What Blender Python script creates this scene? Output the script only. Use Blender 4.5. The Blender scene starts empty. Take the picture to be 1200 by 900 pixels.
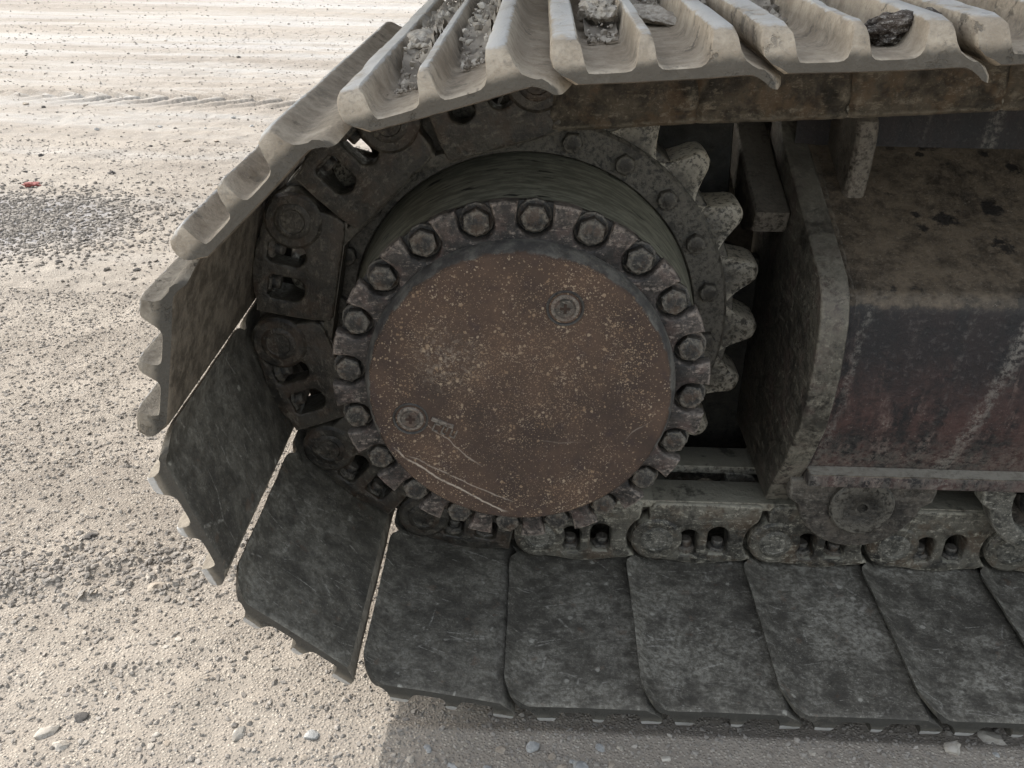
import bpy, bmesh, math, random
import numpy as np
from mathutils import Vector, Matrix, noise as mnoise
from math import sin, cos, pi, radians, hypot, atan2
random.seed(7); RNG = np.random.default_rng(11)
S = bpy.context.scene; COL = S.collection

# ------------------------------------------------------------------ camera, sky, sun, exposure
YAW, PITCH, ROLL, FPX = 0.0234, 0.498, 0.0163, 1084.9
cam = bpy.data.cameras.new('camera'); camo = bpy.data.objects.new('camera', cam); COL.objects.link(camo)
fwd = Vector((-sin(YAW)*cos(PITCH), cos(YAW)*cos(PITCH), -sin(PITCH)))
rgt = Vector((cos(YAW), sin(YAW), 0)); upv = rgt.cross(fwd)
r2 = cos(ROLL)*rgt + sin(ROLL)*upv; u2 = -sin(ROLL)*rgt + cos(ROLL)*upv
M = Matrix((r2, u2, -fwd)).transposed().to_4x4(); M.translation = (0.0164, -1.0059, 0.65)
camo.matrix_world = M
cam.sensor_width = 36; cam.lens = 36*FPX/1200; cam.clip_start = 0.02; cam.clip_end = 2000
S.camera = camo

SUN_DIR = Vector((1.0, -0.60, -1.0)).normalized()      # the way the light travels: from the left, from behind the machine
el = math.asin(-SUN_DIR.z); az = atan2(-SUN_DIR.x, -SUN_DIR.y)   # clockwise from +Y
W = bpy.data.worlds.new('World'); S.world = W; W.use_nodes = True
nt = W.node_tree; sky = nt.nodes.new('ShaderNodeTexSky'); sky.sky_type = 'NISHITA'; sky.sun_disc = False
sky.sun_elevation = el; sky.sun_rotation = az; sky.air_density = 1.8; sky.dust_density = 3.0; sky.ozone_density = 2.2
bg = nt.nodes['Background']; hs = nt.nodes.new('ShaderNodeHueSaturation'); hs.inputs['Saturation'].default_value = 0.4
nt.links.new(sky.outputs[0], hs.inputs['Color']); nt.links.new(hs.outputs[0], bg.inputs[0]); bg.inputs[1].default_value = 0.15
sl = bpy.data.lights.new('sun', 'SUN'); sl.energy = 2.0; sl.angle = radians(0.5); sl.color = (1, 0.96, 0.91)
so = bpy.data.objects.new('sun', sl); COL.objects.link(so); so.rotation_euler = SUN_DIR.to_track_quat('-Z', 'Y').to_euler(); so.location = (-3, 3, 6)
S.view_settings.view_transform = 'Standard'; S.view_settings.look = 'None'; S.view_settings.exposure = 1.3; S.view_settings.gamma = 1

# ------------------------------------------------------------------ material helpers
class N:
    def __init__(s, name):
        s.m = bpy.data.materials.new(name); s.m.use_nodes = True; s.t = s.m.node_tree; s.b = s.t.nodes['Principled BSDF']
        tc = s.t.nodes.new('ShaderNodeTexCoord'); s.obj = tc.outputs['Object']; s.raw = s.obj
    def n(s, typ, **kw):
        x = s.t.nodes.new(typ)
        for k, v in kw.items(): setattr(x, k, v)
        return x
    def l(s, a, b): s.t.links.new(a, b)
    def setin(s, inp, v):
        if hasattr(v, 'node'): s.l(v, inp)
        else: inp.default_value = v
    def info(s):
        return s.n('ShaderNodeObjectInfo')
    def vary(s):                                      # shift the pattern from copy to copy
        i = s.info(); v = s.n('ShaderNodeVectorMath', operation='SCALE'); v.inputs[0].default_value = (17, 23, 31); s.l(i.outputs['Random'], v.inputs['Scale'])
        a = s.n('ShaderNodeVectorMath', operation='ADD'); s.l(s.obj, a.inputs[0]); s.l(v.outputs[0], a.inputs[1]); s.obj = a.outputs[0]
        return i
    def scaled(s, sc, src=None):
        v = s.n('ShaderNodeVectorMath', operation='MULTIPLY'); s.l(src or s.obj, v.inputs[0]); v.inputs[1].default_value = sc; return v.outputs[0]
    def noise(s, scale, detail=4, rough=.6, co=None, dist=0.0):
        x = s.n('ShaderNodeTexNoise'); s.l(co or s.obj, x.inputs['Vector']); x.inputs['Scale'].default_value = scale
        x.inputs['Detail'].default_value = detail; x.inputs['Roughness'].default_value = rough; x.inputs['Distortion'].default_value = dist
        return x.outputs['Fac']
    def voro(s, scale, co=None, feat='F1', rnd=1.0):
        x = s.n('ShaderNodeTexVoronoi', feature=feat); s.l(co or s.obj, x.inputs['Vector']); x.inputs['Scale'].default_value = scale
        x.inputs['Randomness'].default_value = rnd
        return x
    def ramp(s, f, a, b, lo=0.0, hi=1.0):             # smooth step a..b mapped to lo..hi
        x = s.n('ShaderNodeMapRange', interpolation_type='SMOOTHSTEP'); s.setin(x.inputs[0], f)
        s.setin(x.inputs[1], a); s.setin(x.inputs[2], b); s.setin(x.inputs[3], lo); s.setin(x.inputs[4], hi); return x.outputs[0]
    def ma(s, op, a, b=0.0, clamp=False):
        x = s.n('ShaderNodeMath', operation=op, use_clamp=clamp); s.setin(x.inputs[0], a); s.setin(x.inputs[1], b); return x.outputs[0]
    def mul(s, a, b): return s.ma('MULTIPLY', a, b)
    def mx(s, a, b): return s.ma('MAXIMUM', a, b)
    def mix(s, f, a, b):
        x = s.n('ShaderNodeMix', data_type='RGBA'); s.setin(x.inputs[0], f)
        for i, v in ((6, a), (7, b)):
            if hasattr(v, 'node'): s.l(v, x.inputs[i])
            else: x.inputs[i].default_value = (*v, 1)
        return x.outputs[2]
    def sep(s, v=None):
        x = s.n('ShaderNodeSeparateXYZ'); s.l(v or s.obj, x.inputs[0]); return x.outputs
    def nz(s):
        g = s.n('ShaderNodeNewGeometry'); return s.sep(g.outputs['Normal'])[2]
    def bump(s, h, strength=.5, dist=.004, prev=None):
        x = s.n('ShaderNodeBump'); s.setin(x.inputs['Height'], h); x.inputs['Strength'].default_value = strength; x.inputs['Distance'].default_value = dist
        if prev: s.l(prev, x.inputs['Normal'])
        return x.outputs[0]
    def out(s, col, rough=.8, metal=0.0, normal=None, spec=.4):
        s.setin(s.b.inputs['Base Color'], col if hasattr(col, 'node') else (*col, 1)); s.setin(s.b.inputs['Roughness'], rough); s.setin(s.b.inputs['Metallic'], metal)
        s.b.inputs['Specular IOR Level'].default_value = spec
        if normal: s.l(normal, s.b.inputs['Normal'])
        return s.m

def worn(name, dark, mid, pale, dust, dust_up=.6, scale=1.0, rough=.72, pale_amt=.5, spec=.35, rust=None, rust_amt=.0, edge=.55):
    """old painted or oily steel: black grease, mid mottling, pale scuffs, rubbed edges, dust lying on upward faces"""
    s = N(name); s.vary()
    a = s.noise(7*scale, 6, .65); b = s.noise(38*scale, 5, .7); f = s.noise(210*scale, 3, .7); c = s.noise(95*scale, 4, .75)
    t = s.ma('ADD', s.mul(a, .5), s.mul(b, .5))
    col = s.mix(s.ramp(t, .40, .60), tuple(x*.62 for x in dark), mid)
    if rust: col = s.mix(s.mul(s.ramp(s.noise(16*scale, 5, .7), .48, .62), rust_amt), col, rust)
    st = s.noise(26*scale, 5, .78, s.scaled((1, .35, 3.2)))
    scuff = s.mul(s.ramp(st, .50, .62), s.ramp(c, .44, .58)); col = s.mix(s.mul(scuff, pale_amt), col, pale)
    grit = s.mul(s.ramp(f, .58, .66), s.ramp(b, .4, .6)); col = s.mix(s.mul(grit, pale_amt*.8), col, pale)
    g = s.n('ShaderNodeNewGeometry'); pt = s.mul(s.ramp(g.outputs['Pointiness'], .515, .56), s.ramp(c, .36, .56)); col = s.mix(s.mul(pt, edge), col, pale)
    up = s.mul(s.ramp(s.ma('ADD', s.nz(), s.mul(s.ma('SUBTRACT', b, .5), 1.0)), .45, .95), dust_up); col = s.mix(up, col, dust)
    blk = s.mul(s.ramp(s.noise(11*scale, 5, .7), .56, .66), .7); col = s.mix(blk, col, tuple(x*.45 for x in dark))
    h = s.ma('ADD', s.mul(b, .5), s.mul(c, .5))
    return s.out(col, s.ramp(c, .35, .65, rough-.16, rough+.14), 0, s.bump(h, .8, .005), spec)

# ------------------------------------------------------------------ materials
DUST = (.30, .265, .215)
M_link = worn('chain_steel', (.027, .024, .020), (.098, .089, .072), (.40, .37, .30), (.24, .225, .18), .8, 1.2, .55, .6, .5, (.085, .055, .034), .55)
M_chain = worn('dark_chain_steel', (.014, .012, .010), (.046, .040, .032), (.20, .18, .145), (.10, .09, .07), .5, 1.2, .5, .45, .5, (.055, .034, .022), .6, .4)  # darker version of the chain steel, used on the wrapped links
M_caked = worn('caked_oily_dirt', (.030, .025, .019), (.085, .070, .052), (.24, .21, .165), (.18, .155, .12), .5, 1.0, .75, .5, .3, (.13, .085, .05), .5)
M_boss = worn('worn_pin_steel', (.036, .034, .028), (.125, .116, .098), (.42, .395, .335), (.2, .19, .16), .5, 2, .55, .7, .5)
M_bolt = worn('oily_bolt_steel', (.013, .013, .013), (.030, .028, .027), (.20, .18, .15), (.09, .08, .068), .45, 2.2, .48, .5, .5, (.09, .055, .035), .5)
M_ring = worn('sprocket_ring_steel', (.015, .013, .011), (.036, .031, .025), (.16, .145, .12), (.075, .066, .053), .4, 1.3, .55, .3, .45)
def m_tooth():
    s = N('worn_tooth_steel'); s.vary(); b = s.noise(40, 5, .7); c = s.noise(120, 4, .75); tcn = s.n('ShaderNodeTexCoord'); v = s.n('ShaderNodeVectorMath', operation='ABSOLUTE'); s.l(tcn.outputs['Normal'], v.inputs[0])
    col = s.mix(s.ramp(b, .38, .62), (.018, .016, .013), (.062, .054, .041))
    fl = s.mul(s.ramp(s.ma('ADD', s.sep(v.outputs[0])[1], s.mul(s.ma('SUBTRACT', b, .5), .8)), .75, .35), s.ramp(c, .36, .52)); col = s.mix(s.mul(fl, .85), col, (.52, .46, .36))
    g = s.n('ShaderNodeNewGeometry'); col = s.mix(s.mul(s.ramp(g.outputs['Pointiness'], .51, .55), s.mul(s.ramp(c, .4, .55), .7)), col, (.45, .41, .34))
    col = s.mix(s.mul(s.ramp(c, .60, .70), .25), col, (.28, .25, .2)); return s.out(col, .42, 0, s.bump(s.ma('ADD', b, c), .7, .004), .5)
M_tooth = m_tooth()
M_gapshade = worn('gap_shade_black', (.008, .008, .007), (.020, .019, .017), (.06, .055, .045), (.05, .045, .038), .4, 1, .7, .3, .3)  # near-black colour stands in for the shade in the gap behind the sprocket
M_land = worn('flange_worn_paint', (.013, .012, .012), (.037, .031, .029), (.34, .285, .245), (.13, .115, .10), .45, 1.7, .55, .55, .45, (.085, .052, .045), .5)
M_pocket = worn('greasy_pocket', (.014, .013, .013), (.030, .028, .026), (.10, .09, .08), (.05, .045, .04), .4, 2, .45, .3, .5)
M_frame = None
M_roller = worn('roller_steel', (.035, .030, .026), (.085, .072, .060), (.22, .20, .17), (.16, .145, .12), .5, 1.5, .65, .5)
M_lug = worn('dusty_bracket', (.034, .028, .022), (.080, .066, .052), (.22, .195, .165), (.13, .112, .09), .5, 1.4, .7, .35, .3)
M_body = worn('machine_grey', (.10, .09, .075), (.16, .145, .12), (.25, .23, .2), DUST, .6, .6, .7, .3)
M_plug = worn('plug_steel', (.030, .028, .025), (.085, .072, .060), (.30, .26, .22), (.12, .10, .08), .3, 3, .55, .5, .4, (.09, .05, .035), .6)
M_socket = worn('socket_rust', (.012, .008, .007), (.035, .018, .014), (.06, .04, .03), (.04, .03, .02), .1, 3, .8, .2)

def shoe_inner():
    s = N('shoe_inner_face'); i = s.vary(); cc = s.sep(i.outputs['Color'])
    a = s.noise(5, 6, .7); b = s.noise(34, 7, .72); c = s.noise(120, 5, .75); f = s.noise(260, 3, .75)
    col = s.mix(s.ramp(s.ma('ADD', s.mul(a, .4), s.mul(b, .6)), .34, .66), (.054, .049, .041), (.124, .112, .092))
    pat = s.mul(s.ramp(s.ma('ADD', s.mul(a, .55), s.mul(b, .45)), .44, .64), s.ramp(c, .38, .62))
    col = s.mix(s.mul(pat, s.ramp(cc[1], 0, 1, .12, .85)), col, (.34, .322, .275))
    fine = s.mul(s.ramp(f, .56, .64), s.ramp(b, .38, .6)); col = s.mix(s.mul(fine, s.ramp(cc[1], 0, 1, .25, .7)), col, (.30, .285, .245))
    st = s.noise(40, 4, .7, s.scaled((.35, 3.0, 1))); col = s.mix(s.mul(s.ramp(st, .60, .70), s.mul(s.ramp(c, .42, .58), .3)), col, (.30, .28, .245))
    for sc_, rz_ in ((9, .7), (15, 2.1)):
        vr = s.n('ShaderNodeVectorRotate', rotation_type='Z_AXIS'); s.l(s.scaled((.45, 1.6, 1)), vr.inputs['Vector']); vr.inputs['Angle'].default_value = rz_; e = s.voro(sc_, vr.outputs[0], 'DISTANCE_TO_EDGE')
        ln = s.mul(s.ramp(e.outputs['Distance'], .016, .004), s.mul(s.ramp(s.noise(10+sc_, 4, .7), .52, .6), s.ramp(c, .4, .55))); col = s.mix(s.mul(ln, .6), col, (.36, .34, .30))
    pk = s.voro(34); k = s.mul(s.ramp(s.ma('ADD', pk.outputs['Distance'], s.mul(s.ma('SUBTRACT', c, .5), .4)), .2, .1), s.ramp(s.sep(pk.outputs['Color'])[1], .90, .93)); col = s.mix(s.mul(k, .7), col, (.40, .38, .33))
    col = s.mix(s.mul(s.ramp(s.noise(9, 6, .75), .56, .76), .32), col, (.026, .026, .026))
    col = s.mix(s.mul(s.ramp(s.noise(30, 3, .6), .64, .70), .35), col, (.12, .075, .05))
    tan = s.mix(s.ramp(b, .4, .6), (.085, .068, .050), (.19, .155, .118)); col = s.mix(s.mul(cc[2], s.ramp(a, .2, .6, .55, 1)), col, tan)
    return s.out(col, s.ramp(c, .35, .65, .48, .82), 0, s.bump(s.ma('ADD', s.mul(b, .5), s.mul(c, .5)), .8, .004), .4)
def shoe_outer():
    s = N('shoe_outer_face'); i = s.vary(); cc = s.sep(i.outputs['Color'])
    a = s.noise(9, 5, .65); b = s.noise(48, 5, .7); f = s.noise(240, 3, .7)
    dark = s.mix(s.ramp(b, .35, .65), (.045, .044, .040), (.12, .115, .10))
    dust = s.mix(s.ramp(s.ma('ADD', s.mul(a, .5), s.mul(b, .5)), .38, .62), (.275, .230, .178), (.43, .37, .295))
    dust = s.mix(s.mul(s.ramp(f, .55, .75), .5), dust, (.2, .18, .16))
    ch = s.mul(s.ramp(s.noise(30, 5, .75), .56, .63), s.ramp(s.noise(5, 3, .6), .45, .6)); dust = s.mix(s.mul(ch, .75), dust, (.13, .115, .095))
    col = s.mix(s.ma('MULTIPLY', cc[0], s.ramp(b, .2, .42, .7, 1)), dark, dust)
    nrm = s.n('ShaderNodeVectorMath', operation='ABSOLUTE'); tcn = s.n('ShaderNodeTexCoord'); s.l(tcn.outputs['Normal'], nrm.inputs[0]); ny_ = s.sep(nrm.outputs[0])[1]
    zz = s.ma('ADD', s.sep(s.raw)[2], s.mul(s.ma('SUBTRACT', b, .5), .02)); low = s.mul(s.ramp(ny_, .5, .85), s.ramp(zz, -.083, -.070))
    endc = s.mix(cc[0], (.050, .048, .043), (.080, .072, .061)); col = s.mix(s.mul(low, .92), col, endc)
    gr_ = s.mul(s.ramp(s.noise(16, 5, .75), .53, .62), s.ramp(f, .35, .6)); col = s.mix(s.mul(gr_, .45), col, (.15, .135, .115))
    n = s.sep(s.raw)[2]                               # object Z: the grouser crests are worn bright
    crest = s.ramp(s.ma('ADD', s.ma('SUBTRACT', n, s.mul(s.mul(ny_, s.ma('SUBTRACT', 1.0, cc[2])), .019)), s.mul(s.ma('SUBTRACT', b, .5), .010)), -.1022, -.1056)
    col = s.mix(s.mul(crest, s.mul(s.ramp(a, .3, .5, .6, 1), .9)), col, (.50, .495, .485))
    return s.out(col, s.ramp(crest, 0, 1, .85, .58), s.mul(crest, .08), s.bump(s.ma('SUBTRACT', s.ma('ADD', s.mul(b, .6), s.mul(f, .4)), s.mul(ch, .5)), .85, .005), .18)
M_si, M_so = shoe_inner(), shoe_outer()

def m_cover():
    s = N('rusty_cover_paint'); x, y, z = s.raw and s.sep(s.raw)
    a = s.noise(9, 5, .65); b = s.noise(40, 5, .7); f = s.noise(260, 3, .7)
    col = s.mix(s.ramp(a, .28, .72), (.045, .031, .025), (.094, .060, .043)); col = s.mix(s.mul(s.ramp(b, .5, .7), .6), col, (.045, .032, .032))
    col = s.mix(s.mul(s.ramp(s.noise(14, 4, .6), .52, .7), .45), col, (.092, .058, .042))
    def spot(cx, cz, r):                              # chipped area
        dx = s.ma('SUBTRACT', x, cx); dz = s.ma('SUBTRACT', z, cz); q = s.ma('SQRT', s.ma('ADD', s.mul(dx, dx), s.mul(dz, dz))); return s.ramp(q, r, 0.0)
    dens = s.ma('ADD', s.ramp(s.noise(7, 4, .6), .34, .68, -.1, .55), s.mul(spot(-.10, .06, .10), .42)); dens = s.ma('ADD', dens, s.mul(spot(-.01, -.06, .15), .35))
    dens = s.ma('ADD', dens, s.mul(spot(.15, 0, .1), .2))
    chips = None
    for sc, th in ((170, 1.06), (300, .93), (470, .88), (760, .92)):
        v = s.voro(sc, dist_co := s.obj); r = s.sep(v.outputs['Color']); sz = s.ramp(r[1], 0, 1, .12, .42)
        c = s.mul(s.ramp(s.ma('SUBTRACT', s.ma('ADD', v.outputs['Distance'], s.mul(s.ma('SUBTRACT', f, .5), .9)), sz), .10, -.06), s.ramp(s.ma('ADD', r[0], s.mul(dens, .55)), th, th+.04))
        chips = c if chips is None else s.mx(chips, c)
    ccol = s.mix(s.ramp(b, .4, .6), (.26, .175, .11), (.38, .30, .215)); col = s.mix(s.mul(chips, .75), col, ccol)
    col = s.mix(s.mul(s.mul(spot(-.105, .055, .075), s.ramp(s.noise(150, 5, .8), .50, .60)), .42), col, (.36, .31, .25))
    wob = s.mul(s.ma('SUBTRACT', s.noise(22, 3, .6), .5), .016)
    def arc(cx, cz, r, w, x0, x1, amt):               # scratches: pieces of large circles
        dx = s.ma('SUBTRACT', x, cx); dz = s.ma('SUBTRACT', z, cz); q = s.ma('SQRT', s.ma('ADD', s.mul(dx, dx), s.mul(dz, dz)))
        q = s.ma('ABSOLUTE', s.ma('ADD', s.ma('SUBTRACT', q, r), wob)); g = s.mul(s.ramp(q, w, w*.3), s.mul(s.ramp(x, x0, x0+.02), s.ramp(x, x1, x1-.02)))
        return s.mul(g, s.mul(s.ramp(s.noise(70, 3, .6), .30, .5, .25, 1), amt))
    sc = s.mx(arc(.32, .50, .78, .0022, -.19, -.01, .8), arc(.30, .62, .86, .0016, -.17, .0, .5)); sc = s.mx(sc, arc(.35, .4, .66, .0014, -.16, -.05, .45))
    sc = s.mx(sc, arc(.1, 1.0, 1.075, .0014, .03, .10, .25)); sc = s.mx(sc, arc(.6, -.5, .62, .0012, .15, .2, .35))
    col = s.mix(sc, col, (.42, .36, .30))
    rr = s.ma('SQRT', s.ma('ADD', s.mul(x, x), s.mul(z, z)))  # the bevel is rubbed to grey metal
    col = s.mix(s.mul(s.ramp(s.ma('ADD', rr, s.mul(s.ma('SUBTRACT', b, .5), .014)), .2155, .2185), .85), col, s.mix(s.ramp(b, .4, .65), (.055, .055, .055), (.15, .145, .13)))
    h = s.ma('SUBTRACT', s.mul(s.ma('ADD', b, f), .4), s.mul(chips, .25))
    return s.out(col, s.ramp(b, .3, .7, .66, .86), 0, s.bump(h, .7, .004), .3)
M_cover = m_cover()

def m_drum():
    s = N('drum_olive_grey'); x, y, z = s.sep(s.raw)
    an = s.ma('ARCTAN2', x, z); cv = s.n('ShaderNodeCombineXYZ'); s.l(s.mul(an, .27), cv.inputs[0]); s.l(s.mul(y, 4.0), cv.inputs[1]); co = cv.outputs[0]
    st = s.noise(22, 5, .7, co); b = s.noise(60, 4, .7)
    col = s.mix(s.ramp(st, .4, .62), (.115, .112, .086), (.225, .218, .17)); col = s.mix(s.ramp(s.noise(16, 3, .55, co), .62, .68), col, (.014, .014, .013))
    return s.out(col, .6, 0, s.bump(b, .3, .003), .4)
M_drum = m_drum()

def m_frame():
    s = N('frame_grimy_maroon'); x, y, z = s.sep(s.raw)
    a = s.noise(6, 6, .7); b = s.noise(32, 6, .75); c = s.noise(100, 5, .8); f = s.noise(260, 3, .75)
    stv = s.noise(40, 6, .75, s.scaled((1, 1, .12), s.raw)); stw = s.noise(14, 5, .7, s.scaled((1, 1, .16), s.raw))
    red = s.mix(s.ramp(s.ma('ADD', s.mul(stw, .6), s.mul(b, .4)), .42, .58), (.016, .015, .016), (.070, .040, .036))
    red = s.mix(s.mul(s.ramp(stv, .52, .62), s.mul(s.ramp(c, .42, .56), .6)), red, (.15, .105, .092))
    red = s.mix(s.mul(s.ramp(stv, .60, .68), s.mul(s.ramp(f, .45, .58), .45)), red, (.26, .235, .21))
    red = s.mix(s.mul(s.ramp(f, .60, .68), s.mul(s.ramp(b, .45, .6), .7)), red, (.22, .195, .17))
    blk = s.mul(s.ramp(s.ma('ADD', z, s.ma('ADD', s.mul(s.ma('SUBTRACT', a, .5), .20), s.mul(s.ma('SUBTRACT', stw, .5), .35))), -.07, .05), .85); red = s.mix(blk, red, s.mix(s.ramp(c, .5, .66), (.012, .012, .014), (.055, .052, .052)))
    def drip(x0, w, k, amt):
        q = s.ma('ABSOLUTE', s.ma('ADD', s.ma('SUBTRACT', s.ma('SUBTRACT', x, x0), s.mul(z, k)), s.mul(s.ma('SUBTRACT', b, .5), .035))); return s.mul(s.ramp(q, w, w*.2), s.mul(s.ramp(c, .42, .58), s.mul(s.ramp(stv, .38, .55, .3, 1), amt)))
    red = s.mix(s.mx(drip(.735, .020, .17, .42), s.mx(drip(.505, .009, .05, .3), drip(.66, .006, .05, .12))), red, (.30, .28, .25))
    dus = s.mix(s.ramp(s.ma('ADD', s.mul(a, .5), s.mul(b, .5)), .40, .60), (.034, .026, .019), (.135, .104, .074))
    dus = s.mix(s.mul(s.ramp(c, .54, .66), .45), dus, (.17, .135, .10)); dus = s.mix(s.mul(s.ramp(f, .62, .69), .6), dus, (.28, .245, .2))
    for sc, th in ((13, .50), (27, .68)):
        v = s.voro(sc); k = s.mul(s.ramp(s.ma('ADD', v.outputs['Distance'], s.mul(s.ma('SUBTRACT', b, .5), .8)), .28, .18), s.ramp(s.sep(v.outputs['Color'])[0], th, th+.03)); dus = s.mix(s.mul(k, .92), dus, (.012, .010, .009))
    up = s.ramp(s.ma('ADD', s.nz(), s.mul(s.ma('SUBTRACT', s.ma('ADD', s.mul(b, .5), s.mul(a, .5)), .5), .45)), .16, .34); col = s.mix(up, red, dus)
    top = s.ramp(s.ma('ADD', s.nz(), s.mul(s.ma('SUBTRACT', b, .5), .06)), .965, .99); col = s.mix(s.mul(top, s.ramp(c, .35, .55, .5, .95)), col, (.27, .25, .21))
    g = s.n('ShaderNodeNewGeometry'); col = s.mix(s.mul(s.ramp(g.outputs['Pointiness'], .51, .56), s.mul(s.ramp(c, .4, .55), .25)), col, (.26, .235, .2))
    return s.out(col, s.ramp(c, .35, .65, .48, .84), 0, s.bump(s.ma('ADD', s.mul(b, .6), s.mul(c, .4)), .8, .005), .4)
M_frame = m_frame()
M_plate = worn('end_plate_steel', (.030, .027, .022), (.070, .062, .050), (.23, .21, .17), (.15, .135, .11), .45, .9, .6, .5, .4, (.06, .040, .036), .6)

def m_ground():
    s = N('gravel_ground'); P = s.raw
    x, y, z = s.sep(P)
    a = s.noise(1.1, 5, .6, s.scaled((.35, 1.6, 1), P)); b = s.noise(9, 6, .7, P); f = s.noise(85, 4, .75, P); g = s.noise(330, 3, .7, P)
    col = s.mix(s.ramp(a, .36, .64), (.222, .192, .160), (.285, .250, .210)); col = s.mix(s.mul(s.ramp(b, .45, .68), .5), col, (.34, .30, .255))
    bands = s.noise(2.0, 6, .7, s.scaled((.14, 1.0, 1), P)); col = s.mix(s.mul(s.ramp(bands, .40, .66), s.mul(s.ramp(y, 1.3, 3.4), .6)), col, (.40, .392, .375))
    col = s.mix(s.mul(s.ramp(s.noise(1.7, 4, .65, s.scaled((.12, 1.0, 1), P)), .54, .66), s.mul(s.ramp(y, 1.2, 2.6), .5)), col, (.36, .35, .34))
    dx = s.ma('SUBTRACT', x, -1.98); dy = s.ma('SUBTRACT', y, 2.33); q = s.ma('SQRT', s.ma('ADD', s.mul(dx, dx), s.mul(s.mul(dy, dy), 1.9))); q = s.ma('ADD', q, s.mul(s.ma('SUBTRACT', b, .5), .5))
    col = s.mix(s.mul(s.ramp(q, .52, .3), .75), col, (.25, .245, .25))
    v = s.voro(190, P); cr = s.sep(v.outputs['Color']); col = s.mix(s.mul(s.ramp(v.outputs['Distance'], .5, .3), s.mul(s.ramp(cr[0], .55, .8), .55)), col, (.52, .475, .40))
    col = s.mix(s.mul(s.ramp(cr[1], .86, .9), .5), col, (.24, .215, .185)); col = s.mix(s.mul(s.ramp(f, .56, .7), .5), col, (.28, .245, .205))
    h = s.ma('ADD', s.mul(s.ramp(v.outputs['Distance'], .6, .1), .5), s.ma('ADD', s.mul(f, .7), s.mul(g, .25)))
    return s.out(col, .92, 0, s.bump(h, .6, .005), .25)
M_ground = m_ground()
def m_stone(name, c0, c1, c2):
    s = N(name); i = s.vary(); g = s.n('ShaderNodeAttribute', attribute_name='tone'); t = s.sep(g.outputs['Vector'])[0]
    col = s.mix(s.ramp(t, 0, .6), c0, c1); col = s.mix(s.ramp(t, .55, 1), col, c2); b = s.noise(140, 4, .7)
    col = s.mix(s.mul(s.ramp(b, .45, .7), .35), col, (.2, .18, .15))
    return s.out(col, .9, 0, s.bump(b, .5, .003), .25)
M_gravel = m_stone('gravel_stones', (.210, .190, .168), (.250, .226, .200), (.315, .288, .256))
M_dirt = m_stone('dry_dirt', (.16, .14, .118), (.32, .285, .24), (.48, .44, .385))
def m_plain(name, c0, c1, scale=60, rough=.85):
    s = N(name); s.vary(); b = s.noise(scale, 5, .7); return s.out(s.mix(s.ramp(b, .35, .65), c0, c1), rough, 0, s.bump(b, .5, .004), .3)
M_spale = m_plain('pale_stone', (.33, .295, .25), (.44, .405, .355)); M_sgrey = m_plain('grey_stone', (.22, .22, .215), (.36, .355, .34)); M_sdark = m_plain('dark_stone', (.05, .045, .042), (.11, .10, .09)); M_sbrown = m_plain('brown_stone', (.24, .20, .16), (.38, .33, .27))
M_clod = m_plain('dirt_clod_soil', (.26, .23, .195), (.44, .40, .345), 120); M_clodd = worn('dark_clod_soil', (.035, .026, .022), (.075, .058, .048), (.50, .47, .43), (.16, .14, .12), .3, 4, .85, .8, .2, None, 0, .2); M_red = m_plain('red_plastic', (.20, .05, .042), (.30, .10, .085), 60, .7)

# ------------------------------------------------------------------ mesh helpers
def link(name, me, parent=None, mats=()):
    for m in mats:
        if m.name not in me.materials: me.materials.append(m)
    o = bpy.data.objects.new(name, me); COL.objects.link(o); o.parent = parent
    return o
def mk(name, verts, faces, smooth=32, midx=None, mats=()):
    me = bpy.data.meshes.new(name); me.from_pydata([tuple(v) for v in verts], [], [tuple(f) for f in faces])
    for m in mats: me.materials.append(m)
    if midx: me.polygons.foreach_set('material_index', midx)
    if smooth:
        me.polygons.foreach_set('use_smooth', [True]*len(me.polygons)); me.update(); me.set_sharp_from_angle(angle=radians(smooth))
    me.update(); return me
def lathe(name, prof, segs=64, mats=(), smooth=35, cap0=False, cap1=False, c=(0, 0, 0), axis='y'):
    V, F = [], []
    for r, y in prof:
        for i in range(segs):
            t = 2*pi*i/segs
            V.append((c[0]+r*cos(t), c[1]+y, c[2]+r*sin(t)) if axis == 'y' else (c[0]+r*cos(t), c[1]+r*sin(t), c[2]+y))
    n = len(prof)
    for j in range(n-1):
        for i in range(segs):
            k = (i+1) % segs; q = (j*segs+i, j*segs+k, (j+1)*segs+k, (j+1)*segs+i); F.append(q if axis == 'y' else q)
    if cap0: F.append(list(range(segs))[::-1])
    if cap1: F.append([(n-1)*segs+i for i in range(segs)])
    me = mk(name, V, F, smooth, None, mats)
    bm = bmesh.new(); bm.from_mesh(me); bmesh.ops.recalc_face_normals(bm, faces=bm.faces); bm.to_mesh(me); bm.free()
    return me
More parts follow.
